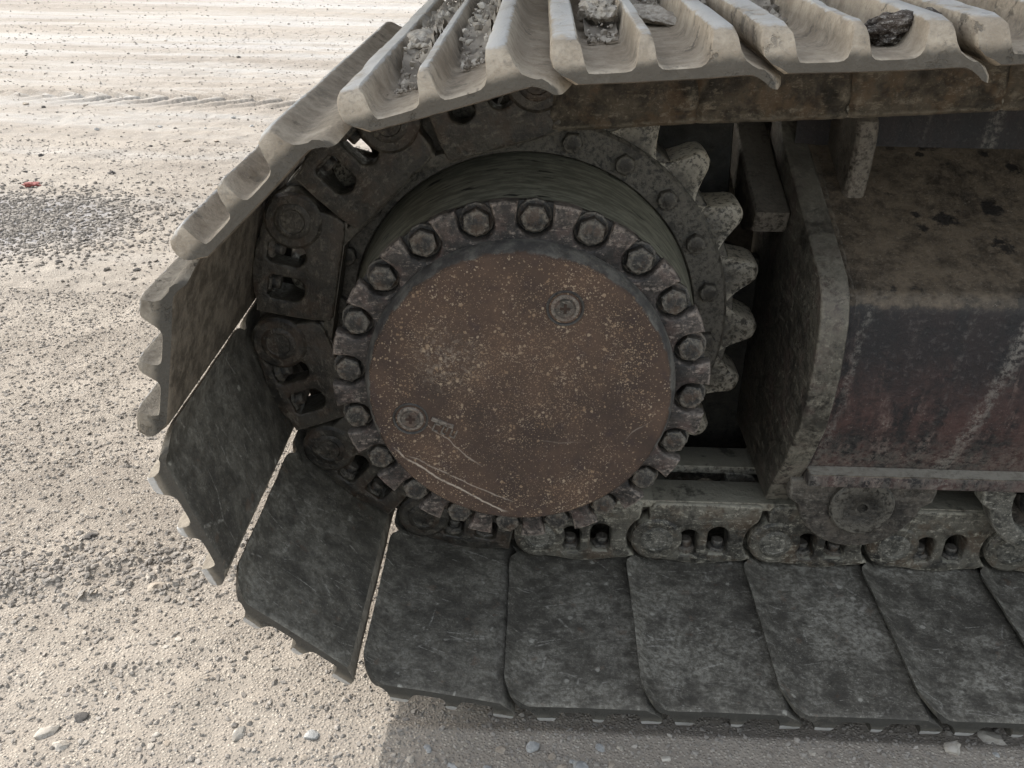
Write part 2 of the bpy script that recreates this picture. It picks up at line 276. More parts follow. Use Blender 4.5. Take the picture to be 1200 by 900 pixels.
def plate(name, outline, holes, d0, d1, bevel=.003, mats=(), plane='xz', smooth=30):
    """a plate cut from an outline with holes, thick from d0 to d1 along the third axis, edges bevelled"""
    cu = bpy.data.curves.new(name, 'CURVE'); cu.dimensions = '2D'; cu.fill_mode = 'BOTH'
    cu.extrude = max((d1-d0)/2-bevel, 1e-4); cu.bevel_depth = bevel; cu.bevel_resolution = 2; cu.offset = -bevel
    for pts in [outline]+list(holes):
        sp = cu.splines.new('POLY'); sp.points.add(len(pts)-1); sp.use_cyclic_u = True
        for p, (u, v) in zip(sp.points, pts): p.co = (u, v, 0, 1)
    o = bpy.data.objects.new(name, cu); COL.objects.link(o); dg = bpy.context.evaluated_depsgraph_get()
    me = bpy.data.meshes.new_from_object(o.evaluated_get(dg)); bpy.data.objects.remove(o); bpy.data.curves.remove(cu)
    co = np.empty(len(me.vertices)*3, np.float32); me.vertices.foreach_get('co', co); co = co.reshape(-1, 3); m = (d0+d1)/2
    new = np.column_stack((co[:, 0], m-co[:, 2], co[:, 1])) if plane == 'xz' else np.column_stack((m+co[:, 2], co[:, 0], co[:, 1]))
    me.vertices.foreach_set('co', new.ravel().astype(np.float32)); me.name = name; me.materials.clear()
    for mm in mats: me.materials.append(mm)
    bm = bmesh.new(); bm.from_mesh(me); bmesh.ops.remove_doubles(bm, verts=bm.verts, dist=1e-5); bmesh.ops.recalc_face_normals(bm, faces=bm.faces); bm.to_mesh(me); bm.free()
    me.polygons.foreach_set('use_smooth', [True]*len(me.polygons)); me.update(); me.set_sharp_from_angle(angle=radians(smooth)); return me
def box(name, a, b, bevel=.004, mats=()):
    bm = bmesh.new(); bmesh.ops.create_cube(bm, size=1)
    for v in bm.verts: v.co = Vector([a[i]+(b[i]-a[i])*(v.co[i]+.5) for i in range(3)])
    if bevel: bmesh.ops.bevel(bm, geom=bm.edges[:], offset=bevel, segments=2, profile=.6, affect='EDGES')
    me = bpy.data.meshes.new(name); bm.to_mesh(me); bm.free()
    for m in mats: me.materials.append(m)
    me.polygons.foreach_set('use_smooth', [True]*len(me.polygons)); me.update(); me.set_sharp_from_angle(angle=radians(30)); return me
def hexbolt(name, r, h, mats, washer=True, domed=.003):
    """hex head pointing to -Y, seated at y=0"""
    V, F = [], []
    rings = []
    def ring(pts): i0 = len(V); V.extend(pts); rings.append((i0, len(pts)))
    hx = lambda rr, y: [(rr*cos(pi/3*(i//2)+(pi/6 if i % 2 else 0))*(1 if i % 2 == 0 else .866), y, rr*sin(pi/3*(i//2)+(pi/6 if i % 2 else 0))*(1 if i % 2 == 0 else .866)) for i in range(12)]
    cr = lambda rr, y: [(rr*cos(pi/6*i), y, rr*sin(pi/6*i)) for i in range(12)]
    if washer:
        ring(cr(r*1.22, .004)); ring(cr(r*1.22, -.002)); ring(cr(r*1.1, -.003))
    else: ring(hx(r, .004))
    ring(hx(r, -.003)); ring(hx(r, -h+.002)); ring(cr(r*.84, -h)); ring(cr(r*.5, -h-domed*.4)); ring(cr(r*.25, -h-domed*.6))
    for (a, n), (b, _) in zip(rings, rings[1:]):
        for i in range(n): k = (i+1) % n; F.append((a+i, a+k, b+k, b+i))
    F.append([rings[-1][0]+i for i in range(12)])
    me = mk(name, V, F, 28, None, mats)
    bm = bmesh.new(); bm.from_mesh(me); bmesh.ops.recalc_face_normals(bm, faces=bm.faces); bm.to_mesh(me); bm.free(); return me
def thing(name, label, cat, loc=(0, 0, 0), group=None):
    o = bpy.data.objects.new(name, None); COL.objects.link(o); o.location = loc; o.empty_display_size = .2; o['label'] = label; o['category'] = cat
    if group: o['group'] = group
    return o
def tag(o, label, cat, group=None):
    o['label'] = label; o['category'] = cat
    if group: o['group'] = group
    return o
circ = lambda cx, cy, r, n=24, a0=0, a1=2*pi, end=False: [(cx+r*cos(a0+(a1-a0)*i/(n-1 if end else n)), cy+r*sin(a0+(a1-a0)*i/(n-1 if end else n))) for i in range(n)]

# ------------------------------------------------------------------ the machine
GZ = -0.5165                                            # ground level; the sprocket axle is the origin's height
exc = thing('excavator', 'crawler excavator standing on gravel, its steel track wrapped round a toothed sprocket and rusty hub', 'excavator', (0, 0, GZ))
ROOT = bpy.data.objects.new('x', None)
def part(name, me, mats=(), parent=None, loc=(0, 0, 0), ry=0.0):
    o = link(name, me, parent or exc, mats); o.location = (loc[0], loc[1], loc[2]-(GZ if parent is None else 0)); o.rotation_euler = (0, ry, 0); return o

P0 = .216
pins = {-8: (.4445, .429), -7: (.229, .417), -6: (.013, .4005), -5: (-.2030, .3365), -4: (-.3585, .1832), -3: (-.4020, -.0281), -2: (-.3350, -.2327), -1: (-.1728, -.3733), 0: (.0396, -.4106), 1: (.2547, -.4100), 2: (.4707, -.4105)}
for k in range(3, 11): pins[k] = (pins[2][0]+P0*(k-2), -.4105-.0006*(k-2))
for k in range(-9, -17, -1): pins[k] = (pins[-8][0]+P0*(-8-k), .429+.015*(-8-k))

# --- track shoe: one rolled section with three grousers, 0.92 m long across the machine
def shoe_mesh():
    prof = [(-.053, .041), (-.0525, .047), (-.046, .0552), (-.036, .0610), (-.024, .0660), (-.013, .0700), (-.006, .0755), (-.001, .086), (.0015, .0985), (.0035, .1035), (.007, .106), (.016, .1064), (.024, .106), (.0265, .1045), (.028, .099), (.0295, .090), (.0315, .081), (.035, .0748), (.040, .0716), (.047, .0708), (.059, .0707), (.074, .0708), (.080, .0718), (.0838, .0755), (.086, .084), (.0875, .0965), (.0892, .1035), (.0912, .1058), (.0955, .1062), (.100, .1058), (.1022, .1035), (.104, .0965), (.1055, .084), (.108, .0755), (.112, .0718), (.118, .0708), (.133, .0707), (.150, .0708), (.1565, .0718), (.1605, .0752), (.163, .084), (.165, .0965), (.1665, .1035), (.169, .106), (.180, .1064), (.190, .106), (.1935, .104), (.1955, .098), (.196, .088), (.194, .079), (.187, .071), (.178, .0625), (.170, .0572), (.164, .0565), (.12, .0562), (.08, .0566), (.04, .0563), (.0, .0565), (-.014, .0558), (-.028, .0528), (-.040, .0475), (-.048, .0425)]
    n = len(prof); W0 = .92
    ys = [0, .002, .006, .012, .02]+[.03+.86*i/86 for i in range(87)]+[.90, .908, .914, .918, .92]
    V, F, mi = [], [], []
    cx = sum(p[0] for p in prof)/n
    for y in ys:
        e = min(y, W0-y)
        r = min(1, max(0, (e/.006)))**.5 if e < .006 else 1.0          # rounded edge at the ends
        lipk = .62+.38*min(1, e/.045)**.7
        for (a, h) in prof:
            aa, hh, yy = a, h, y
            if a < -.012: aa = -.012+(a+.012)*lipk
            if h > .0725:                                            # grouser ends slope back and wear lower
                w = (h-.0725)/.0335; sl = .010*w*w*max(0, 1-e/.05)
                yy = y+sl if y < W0/2 else y-sl
                hh = h-.004*w*max(0, 1-e/.03)-.0025*w*max(0, mnoise.noise((a*18, y*6, 2.0)))
            q = .0022*(1-r); c = .066
            aa += (-q if aa > .07 else q)*(1 if abs(aa-.07) > .09 else 0); hh += q*(1 if hh < c else -1)
            if h > .098: nk = mnoise.noise((a*30, y*16, 7.0)); hh -= .006*max(0, nk-.22)
            if a < -.02: aa += .014*(math.exp(-((y-.356)/.012)**2)+math.exp(-((y-.564)/.012)**2))*(1 if a < -.03 else .6)
            if a < -.04 or a > .185: aa += .0016*mnoise.noise((3.0, y*14, a*4))+.0008*mnoise.noise((9.0, y*26, a*4))
            if h < .058 and -.02 < a < .17: hh += .0016*mnoise.noise((a*9, y*5, 11.0))+.0006*mnoise.noise((a*30, y*24, 5.0))
            wv = .0006*mnoise.noise((aa*9, yy*6, hh*9)); V.append((aa, yy, -(hh+wv*(1 if h > .06 else .5))))
    for j in range(len(ys)-1):
        for i in range(n):
            k = (i+1) % n; F.append((j*n+i, (j+1)*n+i, (j+1)*n+k, j*n+k)); mi.append(0 if 52 <= i <= 61 else 1)
    F.append(list(range(n))); mi.append(1); F.append([(len(ys)-1)*n+i for i in range(n)][::-1]); mi.append(1)
    me = mk('track_shoe', V, F, 0, mi, (M_si, M_so))
    bm = bmesh.new(); bm.from_mesh(me); bmesh.ops.recalc_face_normals(bm, faces=bm.faces); bmesh.ops.triangulate(bm, faces=[f for f in bm.faces if len(f.verts) > 4]); bm.to_mesh(me); bm.free()
    me.polygons.foreach_set('use_smooth', [True]*len(me.polygons)); me.update(); me.set_sharp_from_angle(angle=radians(38)); return me
SHOE = shoe_mesh()

# --- chain link of one side: plate with two bolt windows, boss at the near pin, tail tucked behind the next boss, rail on top
YC = .361
def dwin(cx, w, z0, z1, tilt=0):                       # arched window, local z up
    pts = [(cx-w/2, z0+.006), (cx-w/2+.005, z0), (cx+w/2-.005, z0), (cx+w/2, z0+.006)]; r = w/2
    return pts+[(cx+r*cos(t), z1-r*.9+r*.9*sin(t)) for t in [pi*i/9 for i in range(10)]]
LINK_OUT = circ(0, 0, .047, 11, radians(235), radians(120), True)+[(-.020, .066), (-.012, .078), (.0, .081), (.15, .081), (.158, .076), (.163, .05), (.166, .0), (.166, -.043), (.15, -.044), (.132, -.050), (.11, -.0545), (.085, -.0558), (.062, -.054), (.04, -.050), (.02, -.0475)]
LINK_OUT = LINK_OUT[::-1]
def mirror(me):
    m2 = me.copy(); co = np.empty(len(m2.vertices)*3, np.float32); m2.vertices.foreach_get('co', co); co = co.reshape(-1, 3); co[:, 1] = .92-co[:, 1]; m2.vertices.foreach_set('co', co.ravel()); m2.flip_normals(); return m2
def joinmesh(name, ms, smooth=30):
    bm = bmesh.new()
    mats = []
    for m in ms:
        n0 = len(bm.faces); bm.from_mesh(m); bm.faces.ensure_lookup_table()
        for f in bm.faces[n0:]:
            mm = m.materials[f.material_index] if m.materials else None
            if mm not in mats: mats.append(mm)
            f.material_index = mats.index(mm)
    me = bpy.data.meshes.new(name); bm.to_mesh(me); bm.free()
    for m in mats: me.materials.append(m)
    me.polygons.foreach_set('use_smooth', [True]*len(me.polygons)); me.update(); me.set_sharp_from_angle(angle=radians(smooth)); return me
lk1 = plate('p', LINK_OUT, [dwin(.0575, .036, -.034, .026), dwin(.117, .040, -.028, .031)], YC, .401, .004, (M_chain,))
tail_out = circ(P0, 0, .044, 14, radians(-100), radians(100), True)+[(.19, .062), (.17, .070), (.14, .070), (.14, -.040), (.17, -.046)]
LINK_RUN = circ(0, 0, .047, 13, radians(250), radians(112), True)+[(-.018, .066), (-.010, .078), (.0, .081), (.178, .081), (.186, .076), (.184, .055)]+circ(P0, 0, .056, 9, radians(128), radians(226), True)+[(.160, -.0470), (.145, -.0478), (.125, -.0505), (.105, -.0545), (.08, -.0560), (.058, -.0545), (.036, -.050)]
LINK_RUN = LINK_RUN[::-1]
lk1r = plate('p', LINK_RUN, [dwin(.0590, .033, -.034, .022), dwin(.112, .037, -.030, .030)], YC, .401, .006, (M_link,))
lk2 = plate('p', tail_out, [], .395, .437, .004, (M_link,))
lk3 = box('p', (-.014, YC+.006, .066), (.205, .436, .0835), .004, (M_link,))
lk4 = lathe('p', [(.047, .0), (.046, -.003), (.041, -.0065), (.030, -.0070)], 32, (M_link,), cap1=True, c=(0, YC+.003, 0))
def remat(m, a, b):
    c = m.copy(); c.materials.clear(); c.materials.append(b); return c
LINK = joinmesh('track_link', [lk1, remat(lk2, M_link, M_chain), remat(lk3, M_link, M_chain), remat(lk4, M_link, M_chain)]); LINKB = mirror(LINK); LINKR = joinmesh('track_link', [lk1r, lk2, lk3, lk4]); LINKRB = mirror(LINKR)
def caked():
    V, F = [], []; zs = (-.050, -.03, -.005, .02, .040, .052, .058, .062, .069, .0745); xs = [-.014+.219*i/24 for i in range(25)]
    for z in zs:
        for x in xs:
            y = YC-.004+.006*mnoise.noise((x*20, z*35, 4.0))+.003*mnoise.noise((x*70, z*90, 1.0))+(.004 if .055 < z < .064 else 0)+(.006 if z > .073 else 0)
            e = min(x+.014, .205-x); y += .008*max(0, 1-e/.006); V.append((x, y, z))
    n = len(xs)
    for j in range(len(zs)-1):
        for i in range(n-1): F.append((j*n+i, j*n+i+1, (j+1)*n+i+1, (j+1)*n+i))
    return mk('p', V, F, 40, None, (M_caked,))
LINKC = joinmesh('track_link', [plate('p', [(u, min(v, .072)) for u, v in LINK_OUT if v < .0795 or u in (0, .15)], [], YC+.006, .401, .004, (M_link,)), lk2, box('p', (-.014, YC+.006, .060), (.205, .436, .0745), .004, (M_link,)), caked()], 40)
PINM = lathe('link_pin', [(.030, .002), (.029, -.001), (.026, -.0028), (.020, -.0030), (.0185, -.0018), (.006, -.0018)], 28, (M_boss,), cap1=True, c=(0, YC-.0035, 0)); PINB = mirror(PINM); PIND = remat(PINM, M_boss, M_chain)
BUSH = lathe('bushing', [(.029, .40), (.031, .404), (.031, .516), (.029, .52)], 24, (M_link,), cap0=True, cap1=True)
def tbolt():                                           # nut and bolt end standing on the shoe, seen through the link's window
    r = .0155; hx = lambda rr, z: [(rr*cos(pi/3*i+.3), rr*sin(pi/3*i+.3), z) for i in range(6)]; cr = lambda rr, z: [(rr*cos(pi/6*i), rr*sin(pi/6*i), z) for i in range(12)]
    m = lathe('p', [(.017, -.054), (.017, -.030), (.0155, -.0275), (.0115, -.0268), (.0115, -.014), (.0095, -.0115)], 14, (M_bolt,), axis='z', cap1=True)
    m2 = mk('p', hx(.0195, -.052)+hx(.0195, -.027)+hx(.016, -.0245), [(i+6*j, (i+1) % 6+6*j, (i+1) % 6+6*j+6, i+6*j+6) for j in range(2) for i in range(6)]+[tuple(range(12, 18))], 25, None, (M_bolt,))
    return joinmesh('track_bolt', [m, m2])
TB = tbolt()
for k in sorted(pins):
    if k-1 not in pins: continue
    A, B = Vector((*pins[k-1], 0)), Vector((*pins[k], 0)); t = (B-A).normalized(); ry = -atan2(t.y, t.x)
    sh = part('track_shoe', SHOE, (), None, (A.x, .012 if k >= 1 else (.008 if k == 0 else 0), A.y), ry)
    dust = {-3: .45, -2: .42, -1: .35, 0: .12, -4: .85}.get(k, 1.0 if k <= -5 else .06); scuf = .4 if k in (-3, -2) else (.5 if k == -1 else (.5 if k == 0 else min(1, .62+.12*k))); tan = {-3: .8, -4: .8}.get(k, 1.0 if k < -4 else .0)
    sh.color = (dust, scuf, tan, 1)
    l1 = part('track_link', LINKC if k <= -6 else (LINKR if k >= 1 else LINK), (), None, (A.x, 0, A.y), ry)
    if k > -6: part('link_pin', PINM if k >= 1 else PIND, (), l1)
    for a in ((.0575, .117) if k > -6 else ()): b_ = part('track_bolt', TB, (), l1, (a, .384, 0)); b_.rotation_euler = (0, 0, random.random()*2)
    l2 = part('track_link', LINKRB if k >= 1 else LINKB, (), None, (A.x, 0, A.y), ry); part('link_pin', PINB, (), l2)
    part('bushing', BUSH, (), None, (A.x, 0, A.y), ry)

# --- sprocket: solid disc, bolted ring in front, 23 teeth
spk = part('sprocket', lathe('sprocket', [(.05, .425), (.35, .425), (.352, .43), (.352, .497), (.35, .50), (.05, .50)], 92, (M_ring,)))
part('clamp_ring', lathe('clamp_ring', [(.2835, .43), (.2835, .4165), (.286, .413), (.334, .413), (.339, .418), (.34, .428)], 92, (M_ring,)), (), spk)
def tooth_mesh():
    hp = pi/23; outl = []
    for i in range(25):
        u = -1+2*i/24; a = abs(u)
        if a > .31: h = .338+.052*(1-((a-.31)/.69))**1.6          # concave flank down to the valley
        else: h = .3965-.0065*(a/.31)**2.5
        outl.append((u*hp, h))
    st = [(-.040, .80, 0), (-.036, .93, 0), (-.026, 1, 0), (0, 1.01, 0), (.026, 1, 0), (.036, .93, 0), (.040, .80, 0)]
    V, F = [], []; n = len(outl)
    for (y, s, _) in st:
        for (t, h) in outl:
            r = .338+(h-.338)*s; tw = t*(1-.0*(1-s)); V.append((r*sin(tw), .462+y, r*cos(tw)))
        for (t, h) in outl: V.append((.325*sin(t), .462+y, .325*cos(t)))
    m = 2*n
    for j in range(len(st)-1):
        for i in range(n-1): F.append((j*m+i, j*m+i+1, (j+1)*m+i+1, (j+1)*m+i))
    for i in range(n-1): F.append((i, n+i, n+i+1, i+1)); q = (len(st)-1)*m; F.append((q+i, q+i+1, q+n+i+1, q+n+i))
    me = mk('tooth', V, F, 42, None, (M_tooth,)); bm = bmesh.new(); bm.from_mesh(me); bmesh.ops.recalc_face_normals(bm, faces=bm.faces); bm.to_mesh(me); bm.free(); return me
TOOTH = tooth_mesh(); RB = hexbolt('ring_bolt', .0165, .013, (M_ring,), False)
for i in range(23):
    th = .442-.2732*.5-.062+i*2*pi/23; part('tooth', TOOTH, (), spk, (0, 0, 0), pi/2-th)
for i in range(23):
    th = 1.06+i*2*pi/22 if i < 22 else None
    if th is None: break
    part('ring_bolt', RB, (), spk, (.309*cos(th), .413, .309*sin(th)), random.random())

# --- final drive: drum, bolted flange, rust-brown hub cover
part('drive_drum', lathe('drive_drum', [(.262, .216), (.266, .224), (.2745, .30), (.2795, .385), (.2815, .40), (.2822, .424)], 96, (M_drum,)))
flo = part('drive_flange', lathe('drive_flange', [(.21, .2072), (.266, .2072), (.2715, .210), (.2725, .216), (.270, .224), (.24, .224)], 100, (M_pocket,)))
PH = -.0598; nb = 20; outl = []
for i in range(nb):                                     # raised ring with a pocket for every bolt, open to the rim
    t0 = pi+PH-i*2*pi/nb; c0 = (.2526*cos(t0), .2526*sin(t0)); pr = .0250
    er, et = Vector((cos(t0), sin(t0))), Vector((sin(t0), -cos(t0)))
    hw = .0240; ang = math.asin(hw/.277)
    outl.append((.277*cos(t0+ang), .277*sin(t0+ang)))
    for j in range(9):
        q = pi*j/8; p = Vector(c0)-et*pr*cos(q)-er*pr*sin(q); outl.append((p.x, p.y))
    outl.append((.277*cos(t0-ang), .277*sin(t0-ang))); tm = t0-pi/nb; outl.append((.2778*cos(tm), .2778*sin(tm)))
part('pocket_ring', plate('pocket_ring', outl, [circ(0, 0, .212, 80)], .1855, .2085, .0050, (M_land,)), (), flo)
FB = hexbolt('flange_bolt', .0198, .0185, (M_bolt,), True)
for i in range(nb):
    t0 = pi+PH-i*2*pi/nb; part('flange_bolt', FB, (), flo, (.2526*cos(t0), .2068, .2526*sin(t0)), random.random()*2)
cov = part('hub_cover', lathe('hub_cover', [(.2255, .209), (.2255, .176), (.2242, .171), (.2185, .1585), (.2168, .1555), (.214, .1535), (.206, .153), (.12, .1515), (.04, .151), (.004, .151)], 128, (M_cover,), 25, cap1=True))
PL2 = lathe('p', [(.0262, .003), (.0262, -.0008), (.0250, -.0020), (.0232, -.0010), (.0215, .0022), (.0198, .0022)], 40, (M_pocket,), 20)
PL3 = lathe('p', [(.0198, .003), (.0196, -.0004), (.0185, -.0014), (.0150, -.0019), (.0143, -.0011), (.0128, -.0011), (.0120, -.0021), (.004, -.0024)], 40, (M_plug,), 20, cap1=True)
PLUG = joinmesh('drain_plug', [PL2, PL3, box('p', (-.0072, -.00275, -.0021), (.0072, -.002, .0021), 0, (M_socket,)), box('p', (-.0021, -.0029, -.0072), (.0021, -.002, .0072), 0, (M_socket,))], 20)
part('drain_plug', PLUG, (), cov, (.060, .1513, .140)); part('drain_plug', PLUG.copy(), (), cov, (-.158, .1518, -.042))
# worn raised bar and cast strokes beside the lower plug
def strokes(name, segs, w, d):
    ms = []
    for (x0, z0, x1, z1) in segs:
        L = hypot(x1-x0, z1-z0); m = box('p', (-L/2-w/2, -d, -w/2), (L/2+w/2, .001, w/2), .0009, (M_cover if d < .002 else M_plug,)); a = atan2(z1-z0, x1-x0)
        m.transform(Matrix.Translation(((x0+x1)/2, 0, (z0+z1)/2)) @ Matrix.Rotation(-a, 4, 'Y')); ms.append(m)
    return joinmesh(name, ms)
part('raised_bar', strokes('raised_bar', [(-.124, -.041, -.098, -.052)], .0062, .003), (M_plug,), cov, (0, .1515, 0))
mk_segs = []
for i, ch in enumerate(('C', 'L', 'U')):
    ox, oz = -.124+.0125*i, -.0535-.005*i
    def sg(x0, z0, x1, z1):
        c, s_ = cos(-.39), sin(-.39); mk_segs.append((ox+x0*c-z0*s_, oz+x0*s_+z0*c, ox+x1*c-z1*s_, oz+x1*s_+z1*c))
    if ch == 'C': sg(0, .006, 0, -.006); sg(0, .006, .007, .006); sg(0, -.006, .007, -.006)
    elif ch == 'L': sg(0, .006, 0, -.006); sg(0, -.006, .006, -.006); sg(.0062, .006, .0062, .0)
    else: sg(0, .006, 0, -.006); sg(0, -.006, .007, -.006); sg(.007, .006, .007, -.006)
part('cast_mark', strokes('cast_mark', mk_segs, .0022, .0022), (), cov, (0, .1513, 0))

# --- track frame: sloping side panel, end plate, bottom flange, brackets, rollers
prof = [(.62, .30), (.585, .2605), (.40, .187), (.275, .137), (.252, .112), (.243, .086), (.236, .045), (.235, .006), (.239, -.045), (.249, -.099), (.275, -.155), (.301, -.2065)]
def sweep(name, pr, x0, x1, mats, n=2, close=None):
    V, F = [], []; xs = [x0+(x1-x0)*i/(n-1) for i in range(n)]; m = len(pr)
    for x in xs: V += [(x, y, z) for (y, z) in pr]
    for j in range(n-1):
        for i in range(m-1): F.append((j*m+i, j*m+i+1, (j+1)*m+i+1, (j+1)*m+i))
    return mk(name, V, F, 40, None, mats)
pprof = [(.585, .2605), (.40, .1835), (.268, .1285), (.256, .121), (.2505, .110), (.249, .095), (.247, .03), (.250, -.03), (.262, -.10), (.281, -.16), (.301, -.2065)]
pan = [(.605, .48), (.600, .30)]+[(y+.010, z) for (y, z) in pprof]+[(.64, -.2065), (.64, .48)]
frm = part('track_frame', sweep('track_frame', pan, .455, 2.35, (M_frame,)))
epo = [(.64, .29), (.601, .265), (.40, .189), (.285, .145), (.262, .127), (.248, .104), (.241, .086), (.235, .05), (.232, .006), (.236, -.045), (.246, -.099), (.285, -.185), (.357, -.309), (.68, -.311), (.70, -.28), (.70, .28)]
part('end_plate', plate('end_plate', epo, [], .437, .480, .005, (M_plate,), 'yz'), (), frm)
# weld bead where the panel meets the end plate
wv, wf = [], []; pr2 = [(y+.006, z) for (y, z) in pprof]; dense = []
for (a, b) in zip(pr2, pr2[1:]):
    L = hypot(b[0]-a[0], b[1]-a[1]); nn = max(1, int(L/.006)); dense += [(a[0]+(b[0]-a[0])*i/nn, a[1]+(b[1]-a[1])*i/nn) for i in range(nn)]
for i, (y, z) in enumerate(dense):
    r = .0062+.0009*sin(i*1.3)+.0012*random.random()
    for j in range(6): q = 2*pi*j/6; wv.append((.483+r*cos(q), y+.004+r*sin(q)*.7, z+r*sin(q)*.5))
for i in range(len(dense)-1):
    for j in range(6): wf.append((i*6+j, i*6+(j+1) % 6, i*6+6+(j+1) % 6, i*6+6+j))
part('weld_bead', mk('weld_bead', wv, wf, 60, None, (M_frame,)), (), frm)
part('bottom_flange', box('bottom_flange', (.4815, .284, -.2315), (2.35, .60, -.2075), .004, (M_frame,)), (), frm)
# guard bar left of the end plate, following the slope
bar = [(.98, .365), (.62, .222), (.475, .178), (.490, .140), (.57, .115), (.98, .27)]
part('guard_bar', plate('guard_bar', bar, [], .378, .4365, .007, (M_lug,), 'yz'), (), frm)
lug = [(.47, .195), (.462, .235), (.458, .30), (.464, .33), (.485, .345), (.64, .345), (.64, .2)]
part('carrier_bracket', plate('carrier_bracket', lug, [], .512, .548, .012, (M_lug,), 'yz'), (), frm)
part('inner_frame', box('inner_frame', (.47, .622, -.25), (2.35, .86, .28), .01, (M_plate,)), (), frm)
part('drive_motor', lathe('drive_motor', [(.20, .50), (.30, .505), (.31, .54), (.31, .60), (.24, .62), (.24, .92)], 48, (M_gapshade,), cap1=True), ())  # motor housing, also placed to block light through the sprocket gap
part('gap_block_plate', plate('gap_block_plate', [(-.10, -.40), (.47, -.40), (.47, .02), (.37, .06), (.355, .35), (.0, .30), (-.10, .2)], [], .64, .68, .006, (M_gapshade,)), (), frm)  # added plate, hides the bright ground behind the teeth and keeps the gap dark
def roller(x, capped):
    zc = -.252
    o = part('track_roller', lathe('track_roller', [(.06, .312), (.062, .335), (.088, .337), (.092, .342), (.092, .352), (.075, .362), (.072, .43), (.072, .52), (.09, .56), (.09, .60), (.05, .62)], 48, (M_roller,)), (), None, (x, 0, zc))
    arc = circ(0, 0, .118, 22, radians(180-3), radians(360+3), True); br = [(-.125, .0)]+arc[0:0]+[(-.122, -.02)]+circ(0, -.01, .108, 18, radians(192), radians(348), True)+[(.122, -.02), (.125, .0), (.125, .0215), (-.125, .0215)]
    if capped:
        part('roller_bracket', plate('roller_bracket', br, [], .305, .345, .006, (M_roller,)), (), o)
        part('roller_cap', lathe('roller_cap', [(.055, .0), (.055, -.009), (.051, -.013), (.026, -.014), (.023, -.0125), (.009, -.0125), (.008, -.006)], 40, (M_ring,), cap1=True, c=(0, .306, -.027)), (), o)
    else:
        part('roller_bracket', plate('roller_bracket', br, [circ(.012, -.012, .082, 32)], .305, .345, .006, (M_boss,)), (), o)
    return o
roller(.585, True); roller(.912, False); roller(1.24, True); roller(1.57, True); roller(1.9, True)

# --- upper body and car body (above and behind the picture; they shade the track)
part('car_body', box('car_body', (.12, .99, -.25), (2.4, 2.6, .60), .05, (M_body,)))
part('turntable', lathe('turntable', [(.55, .54), (.55, .96), (.62, .96), (.62, 1.10)], 48, (M_body,), axis='z', c=(1.5, 1.75, 0)))
ub = [(-1.62, 1.15), (2.9, 1.15), (2.9, 2.2), (-1.3, 2.2), (-1.62, 1.9)]
part('upper_body', plate('upper_body', ub, [], .36, 3.1, .04, (M_body,)))

# ------------------------------------------------------------------ ground and gravel
def vnoise(x, y, seed):
    r = np.random.default_rng(seed).random((256, 256)); xi = np.floor(x).astype(int); yi = np.floor(y).astype(int); fx = x-xi; fy = y-yi; fx = fx*fx*(3-2*fx); fy = fy*fy*(3-2*fy)
    g = lambda i, j: r[i & 255, j & 255]
    return (g(xi, yi)*(1-fx)+g(xi+1, yi)*fx)*(1-fy)+(g(xi, yi+1)*(1-fx)+g(xi+1, yi+1)*fx)*fy-.5
YT = 4.55
def gh(x, y):
    h = .010*vnoise(x*1.3, y*4, 1)+.010*vnoise(x*5, y*9, 2)+.008*vnoise(x*17, y*22, 3)+.0022*vnoise(x*45, y*45, 4)+.0010*vnoise(x*110, y*110, 8)
    far = np.clip((y-1.4)/1.5, 0, 1); h = h+far*(.012*vnoise(x*.25, y*1.9, 5)+.003*vnoise(x*1.6, y*5, 6))
    rough = np.exp(-((y-.33-.12*(x+1.0))/.09)**2)*np.clip((-.45-x)/.1, 0, 1); h = h+rough*(.015*vnoise(x*22, y*34, 7)+.003)    # churned ridge left of the track
    tr = np.exp(-((y-YT+.02*x)/.15)**2); tr2 = np.abs(((x*1.0+np.abs(y-YT)*1.6) / .17) % 1-.5); h = h+tr*(.030*np.clip((tr2-.2)*12, 0, 1)-.015)     # tyre tread
    flat = np.clip((x+.35)/.2, 0, 1)*np.clip((y+.2)/.25, 0, 1)*np.clip((2.6-y)/.5, 0, 1); return h*(1-.93*flat)-.004*flat-.011*flat*np.clip((y-.012)/.02, 0, 1)*np.clip((.96-y)/.03, 0, 1)
def axis(lo, hi, fine0, fine1, d, g=1.12):
    a = list(np.arange(fine0, fine1, d)); s = d; x = a[-1]
    while x < hi: s *= g; x += s; a.append(x)
    s = d; x = fine0; b = []
    while x > lo: s *= g; x -= s; b.append(x)
    return np.array(b[::-1]+a)
gx = axis(-400, 400, -2.6, 1.3, .009); gy = np.concatenate((axis(-60, .0, -.35, -.001, .007)[:-1][axis(-60, .0, -.35, -.001, .007)[:-1] < 0], np.arange(0, 1.2, .007)))
yy = 1.2; st = .007; ext = []
while yy < 500: ext.append(yy); st = min(st*1.006, .017 if yy < 5.6 else .035) if yy < 11 else st*1.2; yy += st
gy = np.concatenate((gy, ext)); X, Y = np.meshgrid(gx, gy); Z = GZ-.004+gh(X, Y)*np.clip(1.5-np.hypot(X, Y-2)/14, 0, 1)
nx, ny = len(gx), len(gy); co = np.column_stack((X.ravel(), Y.ravel(), Z.ravel())).astype(np.float32)
ii = (np.arange(ny-1)[:, None]*nx+np.arange(nx-1)[None, :]).ravel(); quads = np.column_stack((ii, ii+1, ii+nx+1, ii+nx)).astype(np.int32)
